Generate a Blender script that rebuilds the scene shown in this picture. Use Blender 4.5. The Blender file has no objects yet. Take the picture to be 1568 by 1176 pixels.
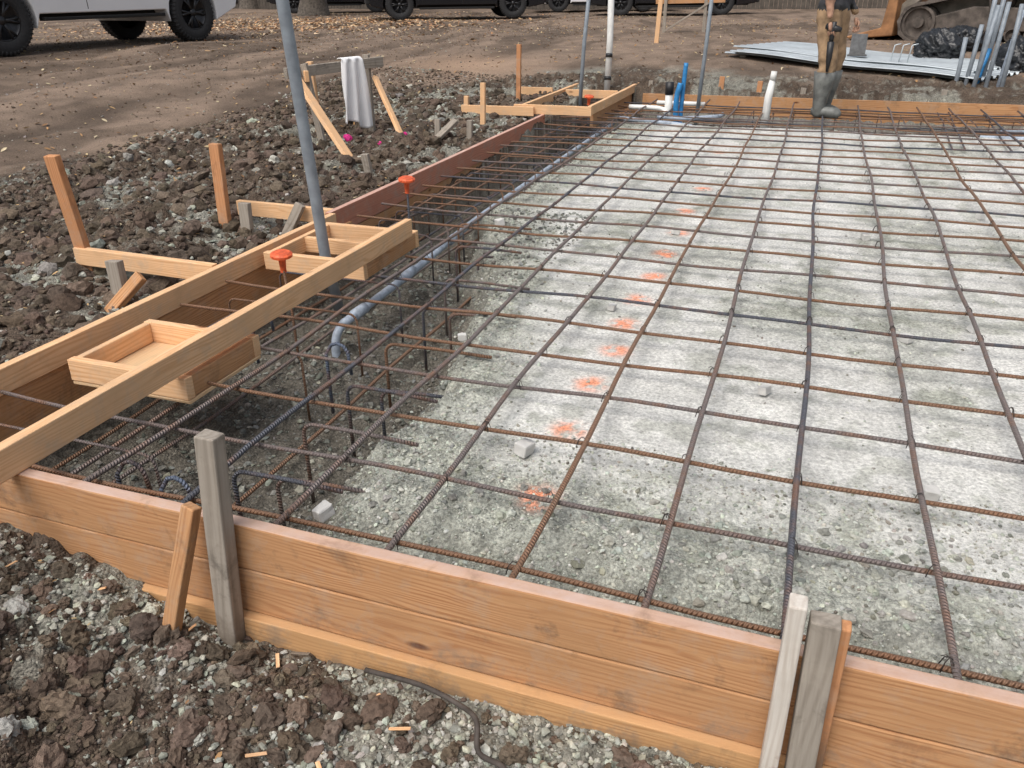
import bpy, math, random
import numpy as np
from mathutils import Vector, Matrix
random.seed(7); rng=np.random.default_rng(7)
S=bpy.context.scene; COL=bpy.context.collection
# ------------------------------------------------------------ utils
def ss(a,b,t):
    t=np.clip((t-a)/(b-a),0,1); return t*t*(3-2*t)
def hsh(i,j,k=0):
    n=(i.astype(np.int64)*374761393+j.astype(np.int64)*668265263+k*1442695041)&0xffffffff
    n=((n^(n>>13))*1274126177)&0xffffffff
    n=(n^(n>>16))&0xffffffff
    return n/4294967296.0
def vnoise(x,y,k=0):
    i=np.floor(x);j=np.floor(y);fx=x-i;fy=y-j
    fx=fx*fx*(3-2*fx);fy=fy*fy*(3-2*fy)
    a=hsh(i,j,k);b=hsh(i+1,j,k);c=hsh(i,j+1,k);d=hsh(i+1,j+1,k)
    return (a*(1-fx)+b*fx)*(1-fy)+(c*(1-fx)+d*fx)*fy
def fbm(x,y,o=4,k=0):
    s=0;a=.5;t=0
    for n in range(o):
        s=s+a*vnoise(x*2**n+n*17.3,y*2**n-n*9.1,k+n);t+=a;a*=.5
    return s/t
def worley(x,y,k=0):
    ci=np.floor(x);cj=np.floor(y);best=np.full(x.shape,9.);bid=np.zeros(x.shape)
    for di in(-1,0,1):
        for dj in(-1,0,1):
            i=ci+di;j=cj+dj
            d=np.hypot(i+hsh(i,j,k)-x,j+hsh(i,j,k+5)-y);m=d<best
            best=np.where(m,d,best);bid=np.where(m,hsh(i,j,k+9),bid)
    return best,bid
def clods(x,y,s,k):
    d,i=worley(x/s,y/s,k)
    return np.sqrt(np.clip(1-(d/.62)**2,0,1))*(.25+.75*i)*s, i
# ------------------------------------------------------------ terrain
XL=-2.60;YF=1.345;YB=10.30;XR=5.6
def lerp(a,b,t): return a+(b-a)*t
def xbf(y): return np.interp(y,[1.3,2.7,3.7,5,7,10],[-1.16,-1.18,-1.45,-1.93,-1.92,-1.9])
def terrain(x,y):
    r=np.hypot(x,y)
    base=-.22+.55*ss(5,16,r)
    fr=ss(1.7,1.3,y)*ss(-2.6,-1.9,x)
    fz=-.345+.13*ss(-1.1,-2.1,x)
    base=lerp(base,fz,fr)
    w1=fbm(x*1.3,y*1.3,3,3);w2=fbm(x*.5+5,y*.5,3,11)
    edge=np.interp(y,[0,5,7,9.8,11.2,13],[-6.2,-6.0,-5.6,-4.6,-3.2,-1.5])+(w1-.5)*1.4
    soil=ss(-.25,.35,x-edge)*ss(12.2,10.8,y+(w1-.5)*2)
    soil=np.maximum(soil,ss(1.9,1.5,y)*ss(-7,-5,x))
    wx=x+.05*(fbm(x*9,y*9,3,91)-.5);wy=y+.05*(fbm(x*9,y*9,3,93)-.5)
    c1,i1=clods(wx,wy,.17,20);c2,i2=clods(wx,wy,.075,21);c3,i3=clods(x,y,.034,22)
    n0=fbm(x*30,y*30,3,95);n9=fbm(x*11,y*11,4,97)
    amp=.35+1.1*ss(.35,.7,w1)
    nearq=ss(-2.0,-1.0,x)*ss(1.7,1.3,y)
    bumps=(c1*.22*(1-.6*nearq)+c2*.36+c3*.36)*amp+(n0-.5)*.022+(n9-.45)*.10*(1-.65*nearq)*amp
    berm=.10*np.exp(-((x+3.5)/.6)**2)*ss(1.2,2,y)*ss(9,7,y)*(w2+.2)
    so=base+bumps-.02+berm
    rx=x+.25*np.sin(y*.35)+(w2-.5)*1.2
    ruts=np.zeros_like(x)
    for cx,wd in((-7.0,.22),(-8.6,.22),(-9.6,.3),(-11.,.3),(-6.2,.15)):
        ruts=ruts+np.exp(-((rx-cx)/wd)**2)
    ro=base-.035*ruts+.02*(w1-.5)+.016*fbm(x*7,y*7,3,31)+(w2-.5)*.08*ss(6,9,r)
    zo=lerp(ro,so,soil)
    xb=xbf(y)+(fbm(x*4,y*4,3,41)-.5)*.22
    tr=ss(.08,-.20,x-xb)
    fine=fbm(x*16,y*16,3,51)
    patch=fbm(x*2.1,y*1.4,3,55)
    coarse=np.clip(ss(2.15,1.60,y+(w1-.5)*.7)+ss(.45,.05,x-xb+(w1-.5)*.4)+ss(.54,.74,patch)*.6+ss(.9,1.5,x+(w1-.5)*.9)*ss(6.5,3,y)*.6,0,1)
    d2,j2=clods(wx,wy,.022,61);d3,j3=clods(wx,wy,.07,62)
    zi=-.128+(w1-.5)*.02+(fine-.5)*.006+coarse*(d2*.26+d3*.10+(n0-.5)*.018+(n9-.5)*.034-.004)
    zi=zi-.12*ss(1.72,1.40,y+(w1-.5)*.15)
    ft=ss(8.85,9.05,y+(w1-.5)*.3)
    zi=lerp(zi,-.33+(fine-.5)*.03+c2*.4,ft)
    zt=-.43+(w1-.5)*.08+c2*.35+c3*.3+(n9-.5)*.06
    zi=lerp(zi,zt,tr)
    ins=(x>XL)&(y>YF)&(y<YB)&(x<XR)
    z=np.where(ins,zi,zo)
    def C(*c): return np.array(c)
    sh=lambda c,v:c[None,:]*v[:,None]
    n1=fbm(x*22,y*22,3,71);n2=fbm(x*5,y*5,4,73)
    soilc=sh(C(.118,.088,.066),.45+.85*n2+.4*(n1-.5))
    grav=sh(C(.31,.31,.265),.55+.8*n1)
    gm=ss(.49,.64,fbm(x*1.7+3,y*1.7,3,75)+.22*(n1-.5)+.10*ss(-2,-.6,x)*ss(1.8,1.3,y)-.04*(x<XL))*.7
    gm=gm+(1-gm)*(i3>.86)*.45*(soil)
    gm=np.clip(gm,0,1)[:,None]
    soilc=soilc*(1-gm)+grav*gm
    rc=sh(C(.240,.178,.133),.62+.75*n2)
    dk=ss(.42,.72,fbm(rx*2.2,y*.35,4,77))
    rc=rc*(1-.45*dk[:,None])
    rc=rc*(1-.32*np.clip(ruts,0,1)[:,None])
    tanp=np.exp(-(((x+4.7)/.9)**2+((y-11.4)/.8)**2))*.8
    rc=rc*(1-tanp[:,None])+C(.42,.29,.20)[None,:]*tanp[:,None]
    co=rc*(1-soil[:,None])+soilc*soil[:,None]
    blot=fbm(x*8,y*8,4,79)
    pale=sh(C(.74,.735,.695),.70+.34*n2+.22*(n1-.5)+.25*(blot-.5))
    cg=sh(C(.40,.41,.355),.50+.85*n1)
    cgm=np.clip(coarse*.95+ss(.56,.69,blot)*.55+ (fine>.65)*.2,0,1)[:,None]
    ci=pale*(1-cgm)+cg*cgm
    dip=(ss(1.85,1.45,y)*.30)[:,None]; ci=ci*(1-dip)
    op=np.zeros_like(x)
    for px,py in((-.62,2.26),(-.64,2.62),(-.62,2.95),(-.65,3.24),(-.66,3.55),(-.65,3.9),(-.66,4.3),(-.7,5.25),(-.66,4.75),(-.68,5.95),(-.74,7.4),(-.60,1.86)):
        op=np.maximum(op,np.exp(-(((x-px)/.058)**2+((y-py)/.062)**2)**1.5))
    op=(op*ss(.28,.58,fbm(x*30,y*30,3,81))*.92)[:,None]
    ci=ci*(1-op)+C(.90,.33,.18)[None,:]*op
    ct=sh(C(.150,.138,.115),.5+.9*n1)
    tf=np.maximum(tr,ft*.8)[:,None]
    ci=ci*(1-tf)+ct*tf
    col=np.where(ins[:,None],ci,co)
    rough=np.where(ins,np.maximum(coarse*.75,tr),np.maximum(soil,.45))
    return z,col,rough
def axis(segs):
    out=[segs[0][0]]
    for a,b,s0,s1 in segs:
        v=a;
        while v<b:
            t=(v-a)/(b-a);v+=s0+(s1-s0)*t;out.append(min(v,b))
    return np.unique(np.round(out,5))
xs=axis([(-70,-14,2.0,.15),(-14,-6.2,.14,.035),(-6.2,-2.9,.028,.013),(-2.9,1.3,.009,.009),(1.3,6,.013,.07),(6,60,.1,2.5)])
ys=axis([(-12,.62,1.2,.05),(.62,1.5,.007,.007),(1.5,4.5,.008,.018),(4.5,12,.02,.045),(12,30,.05,.16),(30,90,.2,2.5)])
X,Y=np.meshgrid(xs,ys);nx,ny=len(xs),len(ys)
fx,fy=X.ravel(),Y.ravel()
Z,CC,RR=terrain(fx,fy)
def mkmesh(name,V,F,mat=None,col=None,extra=None,uv=None,smooth=True,parent=None):
    V=np.asarray(V,dtype=np.float32);F=np.asarray(F,dtype=np.int32)
    me=bpy.data.meshes.new(name);me.vertices.add(len(V));me.vertices.foreach_set("co",V.ravel())
    k=F.shape[1];me.loops.add(F.size);me.loops.foreach_set("vertex_index",F.ravel())
    me.polygons.add(len(F));me.polygons.foreach_set("loop_start",np.arange(0,F.size,k,dtype=np.int32))
    try: me.polygons.foreach_set("loop_total",np.full(len(F),k,dtype=np.int32))
    except Exception: pass
    me.polygons.foreach_set("use_smooth",np.full(len(F),smooth,dtype=bool))
    if col is not None:
        a=me.color_attributes.new("Col","FLOAT_COLOR","POINT")
        c=np.ones((len(V),4),dtype=np.float32);c[:,:3]=col;a.data.foreach_set("color",c.ravel())
    if extra is not None:
        a=me.attributes.new("rough","FLOAT","POINT");a.data.foreach_set("value",np.asarray(extra,dtype=np.float32))
    if uv is not None:
        l=me.uv_layers.new(name="UVMap");u=np.asarray(uv,dtype=np.float32)[F.ravel()];l.data.foreach_set("uv",u.ravel())
    me.update(calc_edges=True);me.validate()
    if mat: me.materials.append(mat)
    ob=bpy.data.objects.new(name,me);COL.objects.link(ob)
    if parent: ob.parent=parent
    return ob
# ------------------------------------------------------------ materials
class NT:
    def __init__(s,name):
        s.m=bpy.data.materials.new(name);s.m.use_nodes=True;s.t=s.m.node_tree;s.b=s.t.nodes["Principled BSDF"]
    def n(s,t,**k):
        o=s.t.nodes.new(t)
        for a,v in k.items(): setattr(o,a,v)
        return o
    def l(s,a,b): s.t.links.new(a,b)
    def mix(s,f,a,b,mode='MIX'):
        o=s.n("ShaderNodeMix",data_type='RGBA',blend_type=mode)
        for q,v in((0,f),(6,a),(7,b)):
            if hasattr(v,"links"): s.l(v,o.inputs[q])
            else: o.inputs[q].default_value=v if q==0 else (*v,1)
        return o.outputs[2]
    def math(s,op,a,b=0.,c=None):
        o=s.n("ShaderNodeMath",operation=op)
        for q,v in enumerate((a,b)):
            if hasattr(v,"links"): s.l(v,o.inputs[q])
            else: o.inputs[q].default_value=v
        return o.outputs[0]
    def ramp(s,v,st):
        o=s.n("ShaderNodeValToRGB");e=o.color_ramp.elements
        e[0].position=st[0][0];e[0].color=(*([st[0][1]]*3 if not isinstance(st[0][1],tuple) else st[0][1]),1)
        e[1].position=st[1][0];e[1].color=(*([st[1][1]]*3 if not isinstance(st[1][1],tuple) else st[1][1]),1)
        s.l(v,o.inputs[0]);return o.outputs[0]
    def noise(s,vec,sc,det=4,dist=0,rough=.55):
        o=s.n("ShaderNodeTexNoise");o.inputs["Scale"].default_value=sc;o.inputs["Detail"].default_value=det
        o.inputs["Distortion"].default_value=dist;o.inputs["Roughness"].default_value=rough
        if vec is not None: s.l(vec,o.inputs["Vector"])
        return o.outputs[0]
    def obj(s): return s.n("ShaderNodeTexCoord").outputs["Object"]
    def bump(s,h,st,d):
        o=s.n("ShaderNodeBump");o.inputs["Distance"].default_value=d;o.inputs["Strength"].default_value=st
        s.l(h,o.inputs["Height"]);s.l(o.outputs[0],s.b.inputs["Normal"])
def m_ground():
    m=NT("ground_soil_gravel");v=m.obj()
    a=m.n("ShaderNodeAttribute",attribute_name="Col").outputs["Color"]
    r=m.n("ShaderNodeAttribute",attribute_name="rough").outputs["Fac"]
    n1=m.noise(v,80,3,0,.75)
    vo=m.n("ShaderNodeTexVoronoi");vo.inputs["Scale"].default_value=125;m.l(v,vo.inputs["Vector"])
    sep=m.n("ShaderNodeSeparateColor");m.l(vo.outputs["Color"],sep.inputs[0])
    g=m.ramp(n1,[(.25,.42),(.75,1.58)])
    c=m.mix(.85,a,g,'MULTIPLY')
    cell=m.ramp(sep.outputs[0],[(0,.55),(1,1.45)])
    c=m.mix(m.math('MULTIPLY',r,.7),c,m.mix(1.,c,cell,'MULTIPLY'))
    m.l(c,m.b.inputs["Base Color"]);m.b.inputs["Roughness"].default_value=.95
    m.b.inputs["Specular IOR Level"].default_value=.2
    inv=m.math('MULTIPLY',m.math('SUBTRACT',1.,vo.outputs["Distance"]),m.math('MULTIPLY',r,.7))
    h=m.math('ADD',inv,m.math('MULTIPLY',n1,.9))
    m.bump(h,.9,.010);return m.m
def m_attr(name,rough=.9,nsc=60,bd=.004,lo=.6,hi=1.35):
    m=NT(name);v=m.obj();a=m.n("ShaderNodeAttribute",attribute_name="Col").outputs["Color"]
    n=m.noise(v,nsc,3,0,.65);g=m.ramp(n,[(.25,lo),(.75,hi)])
    m.l(m.mix(1.,a,g,'MULTIPLY'),m.b.inputs["Base Color"]);m.b.inputs["Roughness"].default_value=rough
    m.b.inputs["Specular IOR Level"].default_value=.25
    if bd>.003: m.bump(n,.7,bd)
    return m.m
def m_plain(name,c,rough=.5,metal=0,nsc=20,var=.25,bd=0.,spec=.5):
    m=NT(name);v=m.obj();n=m.noise(v,nsc,4)
    lo=tuple(q*(1-var) for q in c);hi=tuple(min(1,q*(1+var)) for q in c)
    m.l(m.ramp(n,[(.3,lo),(.7,hi)]),m.b.inputs["Base Color"]);m.b.inputs["Roughness"].default_value=rough
    m.b.inputs["Metallic"].default_value=metal;m.b.inputs["Specular IOR Level"].default_value=spec
    if bd: m.bump(n,.6,bd)
    return m.m
def m_wood(name,light,dark,stain=(.16,.11,.08),stain_amt=.5,top=None,knots=1.,gs=1.,contrast=.50,mudz=None):
    m=NT(name);v=m.obj();oi=m.n("ShaderNodeObjectInfo").outputs["Random"]
    sc=m.n("ShaderNodeVectorMath",operation='ADD');m.l(v,sc.inputs[0])
    cx=m.n("ShaderNodeCombineXYZ");k=m.math('MULTIPLY',oi,37.);m.l(k,cx.inputs[0]);m.l(m.math('MULTIPLY',oi,.9),cx.inputs[1]);m.l(m.math('MULTIPLY',oi,11.),cx.inputs[2])
    m.l(cx.outputs[0],sc.inputs[1]);p=sc.outputs[0]
    mk=m.n("ShaderNodeMapping");mk.inputs["Scale"].default_value=(2.4,7,7);m.l(p,mk.inputs["Vector"])
    vo=m.n("ShaderNodeTexVoronoi");vo.inputs["Scale"].default_value=1;m.l(mk.outputs[0],vo.inputs["Vector"])
    kd=vo.outputs["Distance"]
    mp=m.n("ShaderNodeMapping");mp.inputs["Scale"].default_value=(.8,9*gs,9*gs);m.l(p,mp.inputs["Vector"])
    warp=m.noise(mp.outputs[0],1.,2,.3)
    sp=m.n("ShaderNodeSeparateXYZ");m.l(p,sp.inputs[0])
    near=m.math('MULTIPLY',m.ramp(kd,[(.0,1.),(.36,0.)]),9.)
    ph=m.math('ADD',m.math('ADD',m.math('MULTIPLY',sp.outputs[2],420*gs),m.math('MULTIPLY',warp,60.)),near)
    ph=m.math('ADD',ph,m.math('MULTIPLY',sp.outputs[1],190*gs))
    ring=m.math('ADD',m.math('MULTIPLY',m.math('SINE',ph),.5),.5)
    mf=m.n("ShaderNodeMapping");mf.inputs["Scale"].default_value=(7,170,170);m.l(p,mf.inputs["Vector"])
    fib=m.noise(mf.outputs[0],1.,3)
    big=m.noise(p,3.2,4,.5)
    cfac=m.ramp(big,[(.3,contrast*1.3),(.7,contrast*.35)])
    f=m.math('ADD',m.math('MULTIPLY',m.ramp(ring,[(.35,0.),(1.,1.)]),cfac),m.math('MULTIPLY',m.math('SUBTRACT',fib,.35),.9))
    c=m.mix(f,light,dark)
    c=m.mix(m.ramp(big,[(.35,.0),(.72,.55)]),c,tuple(q*.64 for q in light))
    kn=m.ramp(kd,[(.04,1.),(.095,0.)])
    c=m.mix(m.math('MULTIPLY',kn,knots),c,(dark[0]*.38,dark[1]*.30,dark[2]*.28))
    st=m.noise(p,7.,5,.3,.72)
    c=m.mix(m.math('MULTIPLY',m.ramp(st,[(.54,0.),(.70,1.)]),stain_amt),c,stain)
    du=m.noise(p,11.,4,.1,.7)
    c=m.mix(m.ramp(du,[(.5,0.),(.8,.45)]),c,(.46,.40,.33))
    g=m.n("ShaderNodeNewGeometry");s2=m.n("ShaderNodeSeparateXYZ")
    if mudz is not None:
        m.l(g.outputs["Position"],s2.inputs[0])
        mf2=m.math('ADD',m.math('MULTIPLY',m.math('SUBTRACT',mudz,s2.outputs[2]),9.),m.math('MULTIPLY',m.math('SUBTRACT',du,.5),3.))
        c=m.mix(m.math('MULTIPLY',m.ramp(mf2,[(0.,0.),(1.,1.)]),.75),c,(.15,.115,.085))
    if top:
        s3=m.n("ShaderNodeSeparateXYZ");m.l(g.outputs["True Normal"],s3.inputs[0])
        tf=m.math('MULTIPLY',m.ramp(s3.outputs[2],[(.8,0.),(.95,1.)]),m.ramp(st,[(.3,.95),(.72,.25)]))
        c=m.mix(tf,c,top)
    m.l(c,m.b.inputs["Base Color"]);m.b.inputs["Roughness"].default_value=.85;m.b.inputs["Specular IOR Level"].default_value=.2
    m.bump(fib,.6,.0016)
    return m.m
def m_rebar():
    m=NT("rusty_rebar_steel");v=m.obj();a=m.n("ShaderNodeAttribute",attribute_name="Col").outputs["Color"]
    n=m.noise(v,7,4,0,.7)
    c=m.mix(m.ramp(n,[(.46,0.),(.68,.75)]),a,(.27,.135,.075))
    n2=m.noise(v,160,2);c=m.mix(.6,c,m.ramp(n2,[(.3,.55),(.75,1.5)]),'MULTIPLY')
    m.l(c,m.b.inputs["Base Color"]);m.b.inputs["Roughness"].default_value=.5;m.b.inputs["Metallic"].default_value=.2
    uv=m.n("ShaderNodeUVMap").outputs[0];s=m.n("ShaderNodeSeparateXYZ");m.l(uv,s.inputs[0])
    ph=m.math('ADD',m.math('MULTIPLY',s.outputs[0],2*math.pi/.011),m.math('MULTIPLY',s.outputs[1],6.283))
    m.bump(m.math('ADD',m.math('SINE',ph),m.math('MULTIPLY',n2,.6)),.95,.002);return m.m
MG=m_ground();MR=m_attr("gravel_stone",.95,90,.001);MREB=m_rebar()
WF=m_wood("form_lumber",(.62,.345,.170),(.37,.16,.07),(.15,.10,.07),.5,mudz=-.27)
WFT=m_wood("form_lumber_worn_top",(.62,.345,.170),(.37,.16,.07),(.12,.085,.065),.6,top=(.60,.45,.39))
WLD=m_wood("lower_form_lumber",(.68,.40,.19),(.45,.22,.09),(.17,.12,.08),.45,top=(.58,.35,.18),mudz=-.315)
WR=m_wood("red_form_lumber",(.60,.27,.18),(.40,.16,.10),(.34,.26,.21),.6,top=(.62,.44,.37))
WN=m_wood("new_lumber",(.90,.58,.33),(.68,.36,.165),(.45,.28,.17),.25)
WG=m_wood("weathered_lumber",(.40,.355,.30),(.21,.175,.14),(.10,.085,.07),.65,gs=.7,mudz=-.24)
WW=m_wood("whitewashed_lumber",(.74,.69,.62),(.48,.40,.33),(.28,.15,.10),.85,mudz=-.25)
WO=m_wood("orange_stake_lumber",(.66,.33,.16),(.42,.18,.08),(.2,.1,.06),.45,mudz=-.12)
WP=m_wood("plywood",(.80,.56,.33),(.66,.42,.22),(.4,.28,.18),.3,knots=.4)
PG=m_plain("gray_pvc",(.25,.285,.32),.45,0,15,.2);PB=m_plain("blue_gray_pvc",(.38,.44,.52),.5,0,25,.3)
PW=m_plain("white_pvc",(.78,.78,.75),.4,0,10,.12);PK=m_plain("black_plastic",(.02,.02,.022),.45)
PBL=m_plain("blue_tape",(.03,.22,.50),.4,0,15,.3);OC=m_plain("orange_plastic",(.72,.12,.04),.5,0,40,.4)
WIRE=m_plain("tie_wire",(.06,.05,.045),.6,.4)
CONC=m_plain("concrete_block",(.66,.65,.62),.95,0,60,.2,.003)
# ------------------------------------------------------------ builders
i=np.arange(nx*ny).reshape(ny,nx)
F=np.stack([i[:-1,:-1],i[:-1,1:],i[1:,1:],i[1:,:-1]],-1).reshape(-1,4)
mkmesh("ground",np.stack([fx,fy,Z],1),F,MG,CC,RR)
class MB:
    def __init__(s): s.V=[];s.F=[];s.C=[];s.U=[];s.n=0
    def add(s,V,F,c=(.5,.5,.5),U=None):
        V=np.asarray(V,float);s.V.append(V);s.F.append(np.asarray(F)+s.n);s.n+=len(V)
        s.C.append(np.tile(np.array(c,float),(len(V),1)) if np.ndim(c)==1 else c)
        s.U.append(np.zeros((len(V),2)) if U is None else U)
    def tube(s,P,r,n=8,c=(.5,.5,.5)):
        P=np.asarray(P,float);T=np.gradient(P,axis=0);T/=np.linalg.norm(T,axis=1)[:,None]+1e-12
        up=np.array([0,0,1.]) if abs(T[0][2])<.9 else np.array([1.,0,0])
        N=np.zeros_like(P);a=np.cross(T[0],up);a/=np.linalg.norm(a)
        for k in range(len(P)):
            a=a-T[k]*np.dot(a,T[k]);a/=np.linalg.norm(a)+1e-12;N[k]=a
        B=np.cross(T,N);th=np.arange(n)*2*math.pi/n;rr=np.broadcast_to(np.asarray(r,float),(len(P),))
        V=P[:,None,:]+rr[:,None,None]*(np.cos(th)[None,:,None]*N[:,None,:]+np.sin(th)[None,:,None]*B[:,None,:])
        L=np.concatenate([[0],np.cumsum(np.linalg.norm(np.diff(P,axis=0),axis=1))])
        U=np.stack([np.repeat(L,n),np.tile(np.abs(np.arange(n)/n-.5)*2,len(P))],1)
        m=len(P);q=np.arange(m*n).reshape(m,n);a0=q[:-1];b0=np.roll(q,-1,1)[:-1];c0=np.roll(q,-1,1)[1:];d0=q[1:]
        F=np.stack([a0,b0,c0,d0],-1).reshape(-1,4);V=V.reshape(-1,3)
        if n%2==0:
            V=np.concatenate([V,P[:1],P[-1:]]);U=np.concatenate([U,U[:1],U[-1:]]);e=m*n
            for k in range(0,n,2):
                F=np.concatenate([F,[[e,(k+2)%n,(k+1)%n,k]],[[e+1,(m-1)*n+k,(m-1)*n+k+1,(m-1)*n+(k+2)%n]]])
        s.add(V,F,c,U)
    def build(s,name,mat,smooth=True,parent=None):
        return mkmesh(name,np.concatenate(s.V),np.concatenate(s.F),mat,np.concatenate(s.C),None,np.concatenate(s.U),smooth,parent)
def empty(name,loc=(0,0,0),rz=0):
    o=bpy.data.objects.new(name,None);COL.objects.link(o);o.location=loc;o.rotation_euler[2]=rz;o.empty_display_size=.2;return o
def board(name,p0,p1,w,t,mat,up=(0,0,1),parent=None,bev=.003):
    p0=Vector(p0);p1=Vector(p1);X=(p1-p0);L=X.length;X.normalize();U=Vector(up);U=(U-X*U.dot(X)).normalized();Yv=U.cross(X)
    ns=max(1,int(L/.25));V=[];rj=random.Random(int(L*1e4)+int(w*999)+int(abs(p0.x)*77))
    bow=rj.uniform(-1,1)*.0016*L;ph=rj.random()*6
    for k in range(ns+1):
        x=-L/2+L*k/ns;o=bow*math.sin(math.pi*k/ns)+.0012*math.sin(k*1.7+ph)
        for a,b in((-1,-1),(1,-1),(1,1),(-1,1)):
            V.append((x+rj.uniform(-1,1)*(.003 if k in(0,ns) else 0),a*t/2+o,b*w/2+rj.uniform(-.0008,.0008)))
    F=[(0,1,2,3)]
    for k in range(ns):
        for q in range(4):
            F.append((k*4+q,k*4+4+q,k*4+4+(q+1)%4,k*4+(q+1)%4))
    e=ns*4;F.append((e+3,e+2,e+1,e))
    me=bpy.data.meshes.new(name);me.from_pydata(V,[],F);me.update();me.materials.append(mat)
    ob=bpy.data.objects.new(name,me);COL.objects.link(ob)
    M=Matrix((X,Yv,U)).transposed().to_4x4();M.translation=(p0+p1)/2;ob.matrix_world=M
    if parent: ob.parent=parent;ob.matrix_parent_inverse=Matrix.Identity(4)
    bm=ob.modifiers.new("b","BEVEL");bm.width=bev;bm.segments=2;bm.limit_method='ANGLE'
    return ob
def stake(p0,p1,w=.045,t=.04,mat=None,name="wooden_stake",up=(1,0,0)):
    return board(name,p0,p1,w,t,mat,up=up,bev=.004)
# ------------------------------------------------------------ formwork
f=empty("front_form_wall")
board("upper_board",(-2.7,1.34,-.0705),(2.6,1.34,-.0705),.139,.038,WFT,parent=f,bev=.005)
board("middle_board",(-2.7,1.341,-.2128),(2.6,1.341,-.2128),.139,.038,WF,parent=f,bev=.004)
board("lower_board",(-2.7,1.322,-.36),(2.6,1.322,-.36),.148,.04,WLD,parent=f)
f=empty("left_form_wall")
board("rail",(-2.60,.6,-.048),(-2.60,4.10,-.048),.095,.04,WN,parent=f)
board("lower_board",(-2.615,.9,-.24),(-2.615,4.3,-.24),.28,.038,WF,parent=f)
board("red_board",(-2.635,4.1,-.072),(-2.635,8.3,-.072),.143,.038,WR,parent=f)
board("red_lower_board",(-2.635,4.1,-.25),(-2.635,10.3,-.25),.20,.038,WF,parent=f)
f=empty("back_form_wall")
board("upper_board",(-2.0,10.32,-.07),(5.6,10.32,-.07),.14,.038,WF,parent=f)
board("lower_board",(-2.6,10.325,-.26),(5.6,10.325,-.26),.22,.038,WF,parent=f)
f=empty("right_form_wall")
board("upper_board",(5.62,1.3,-.1),(5.62,10.3,-.1),.2,.038,WF,parent=f)
board("lower_board",(5.62,1.3,-.31),(5.62,10.3,-.31),.2,.038,WF,parent=f)
board("wooden_plank",(-1.95,-.3,.0465),(-1.95,3.80,.0465),.092,.04,WN)
def boxout(name,x0,x1,y0,y1,zt,h,mats,bottom=True):
    f=empty(name)
    zc=zt-h/2
    board("near_wall",(x0,y0,zc),(x1,y0,zc),h,.036,mats,parent=f)
    board("far_wall",(x0,y1,zc),(x1,y1,zc),h,.036,mats,parent=f)
    board("left_wall",(x0+.02,y0+.02,zc),(x0+.02,y1-.02,zc),h-.004,.03,mats,parent=f)
    board("right_wall",(x1-.02,y0+.02,zc),(x1-.02,y1-.02,zc),h-.004,.036,WF,parent=f)
    if bottom: board("bottom_panel",((x0+x1)/2,y0-.015,zt-h-.008),((x0+x1)/2,y1+.015,zt-h-.008),x1-x0,.014,WP,up=(1,0,0),parent=f)
    return f
boxout("blockout_box",-2.46,-1.93,2.01,2.40,-.018,.085,WN)
b=boxout("blockout_box",-2.54,-1.965,3.34,3.92,-.008,.09,WN,False)
board("middle_wall",(-2.52,3.66,-.055),(-2.01,3.66,-.055),.08,.036,WN,parent=b)
f=empty("blockout_frame")
board("near_board",(-2.95,8.30,.045),(-2.12,8.30,.045),.09,.04,WN,parent=f)
board("right_board",(-2.15,8.33,.047),(-2.12,11.4,.047),.09,.04,WN,parent=f)
board("left_board",(-2.85,8.33,.047),(-2.82,11.6,.047),.09,.04,WN,parent=f)
board("cross_board",(-2.8,9.7,.045),(-2.18,9.7,.045),.09,.04,WN,parent=f)
board("lower_board",(-2.17,8.5,-.08),(-2.15,11.3,-.08),.14,.035,WF,parent=f)
board("wooden_rail",(-3.5,8.2,.03),(-2.72,8.25,.03),.09,.035,WN)
board("wooden_rail",(-3.3,9.5,.08),(-2.9,9.5,.08),.09,.035,WN)
board("wooden_rail",(-3.52,3.08,-.045),(-2.63,3.06,-.045),.09,.038,WN)
board("wooden_rail",(-3.36,4.22,-.05),(-2.66,4.2,-.05),.09,.038,WN)
stake((-1.27,1.275,-.50),(-1.215,1.292,.275),.055,.045,WG)
stake((-1.42,1.19,-.42),(-1.305,1.285,.06),.04,.035,WF,"kicker_brace")
stake((.10,1.265,-.55),(.10,1.282,.165),.035,.04,WW)
stake((.165,1.265,-.55),(.152,1.285,.135),.055,.04,WG)
stake((.195,1.298,-.5),(.19,1.30,.12),.022,.03,WO)
stake((-3.48,3.12,-.35),(-3.50,3.06,.47),.075,.04,WO)
stake((-3.33,4.02,-.35),(-3.33,4.06,.37),.07,.04,WO)
stake((-3.16,4.0,-.35),(-3.18,4.05,.03),.07,.04,WG)
stake((-3.05,2.86,-.35),(-3.07,2.88,.03),.075,.045,WG)
stake((-3.15,2.72,-.3),(-2.94,2.90,-.04),.06,.035,WF,"kicker_brace")
stake((-3.0,4.1,-.25),(-2.85,4.15,.02),.06,.035,WG,"kicker_brace")
for a,h2,m in (((-3.24,9.25),.60,WO),((-3.15,7.9),.33,WN),((-3.2,6.9),.12,WG),((-2.95,7.05),.1,WG),((-3.5,8.3),.15,WN),((-1.95,10.45),.13,WG)):
    stake((a[0],a[1],-.3),(a[0]+.01,a[1]+.02,h2),.05,.04,m)
stake((-3.3,6.6,-.2),(-3.05,7.0,.1),.06,.035,WG,"kicker_brace")
for x,y,h2,m in ((-.66,10.42,.16,WO),(-1.1,10.42,.20,WO),(-.17,10.42,.10,WG),(1.3,10.42,.12,WG),(1.33,10.6,.08,WF),(2.2,10.42,.12,WO),(.6,10.42,.06,WF)):
    stake((x,y,-.2),(x+.01,y+.02,h2),.06,.04,m)
f=empty("batter_board")
def B(n,a,b,w,t,m,up=(1,0,0)): board(n,a,b,w,t,m,up=up,parent=f)
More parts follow.
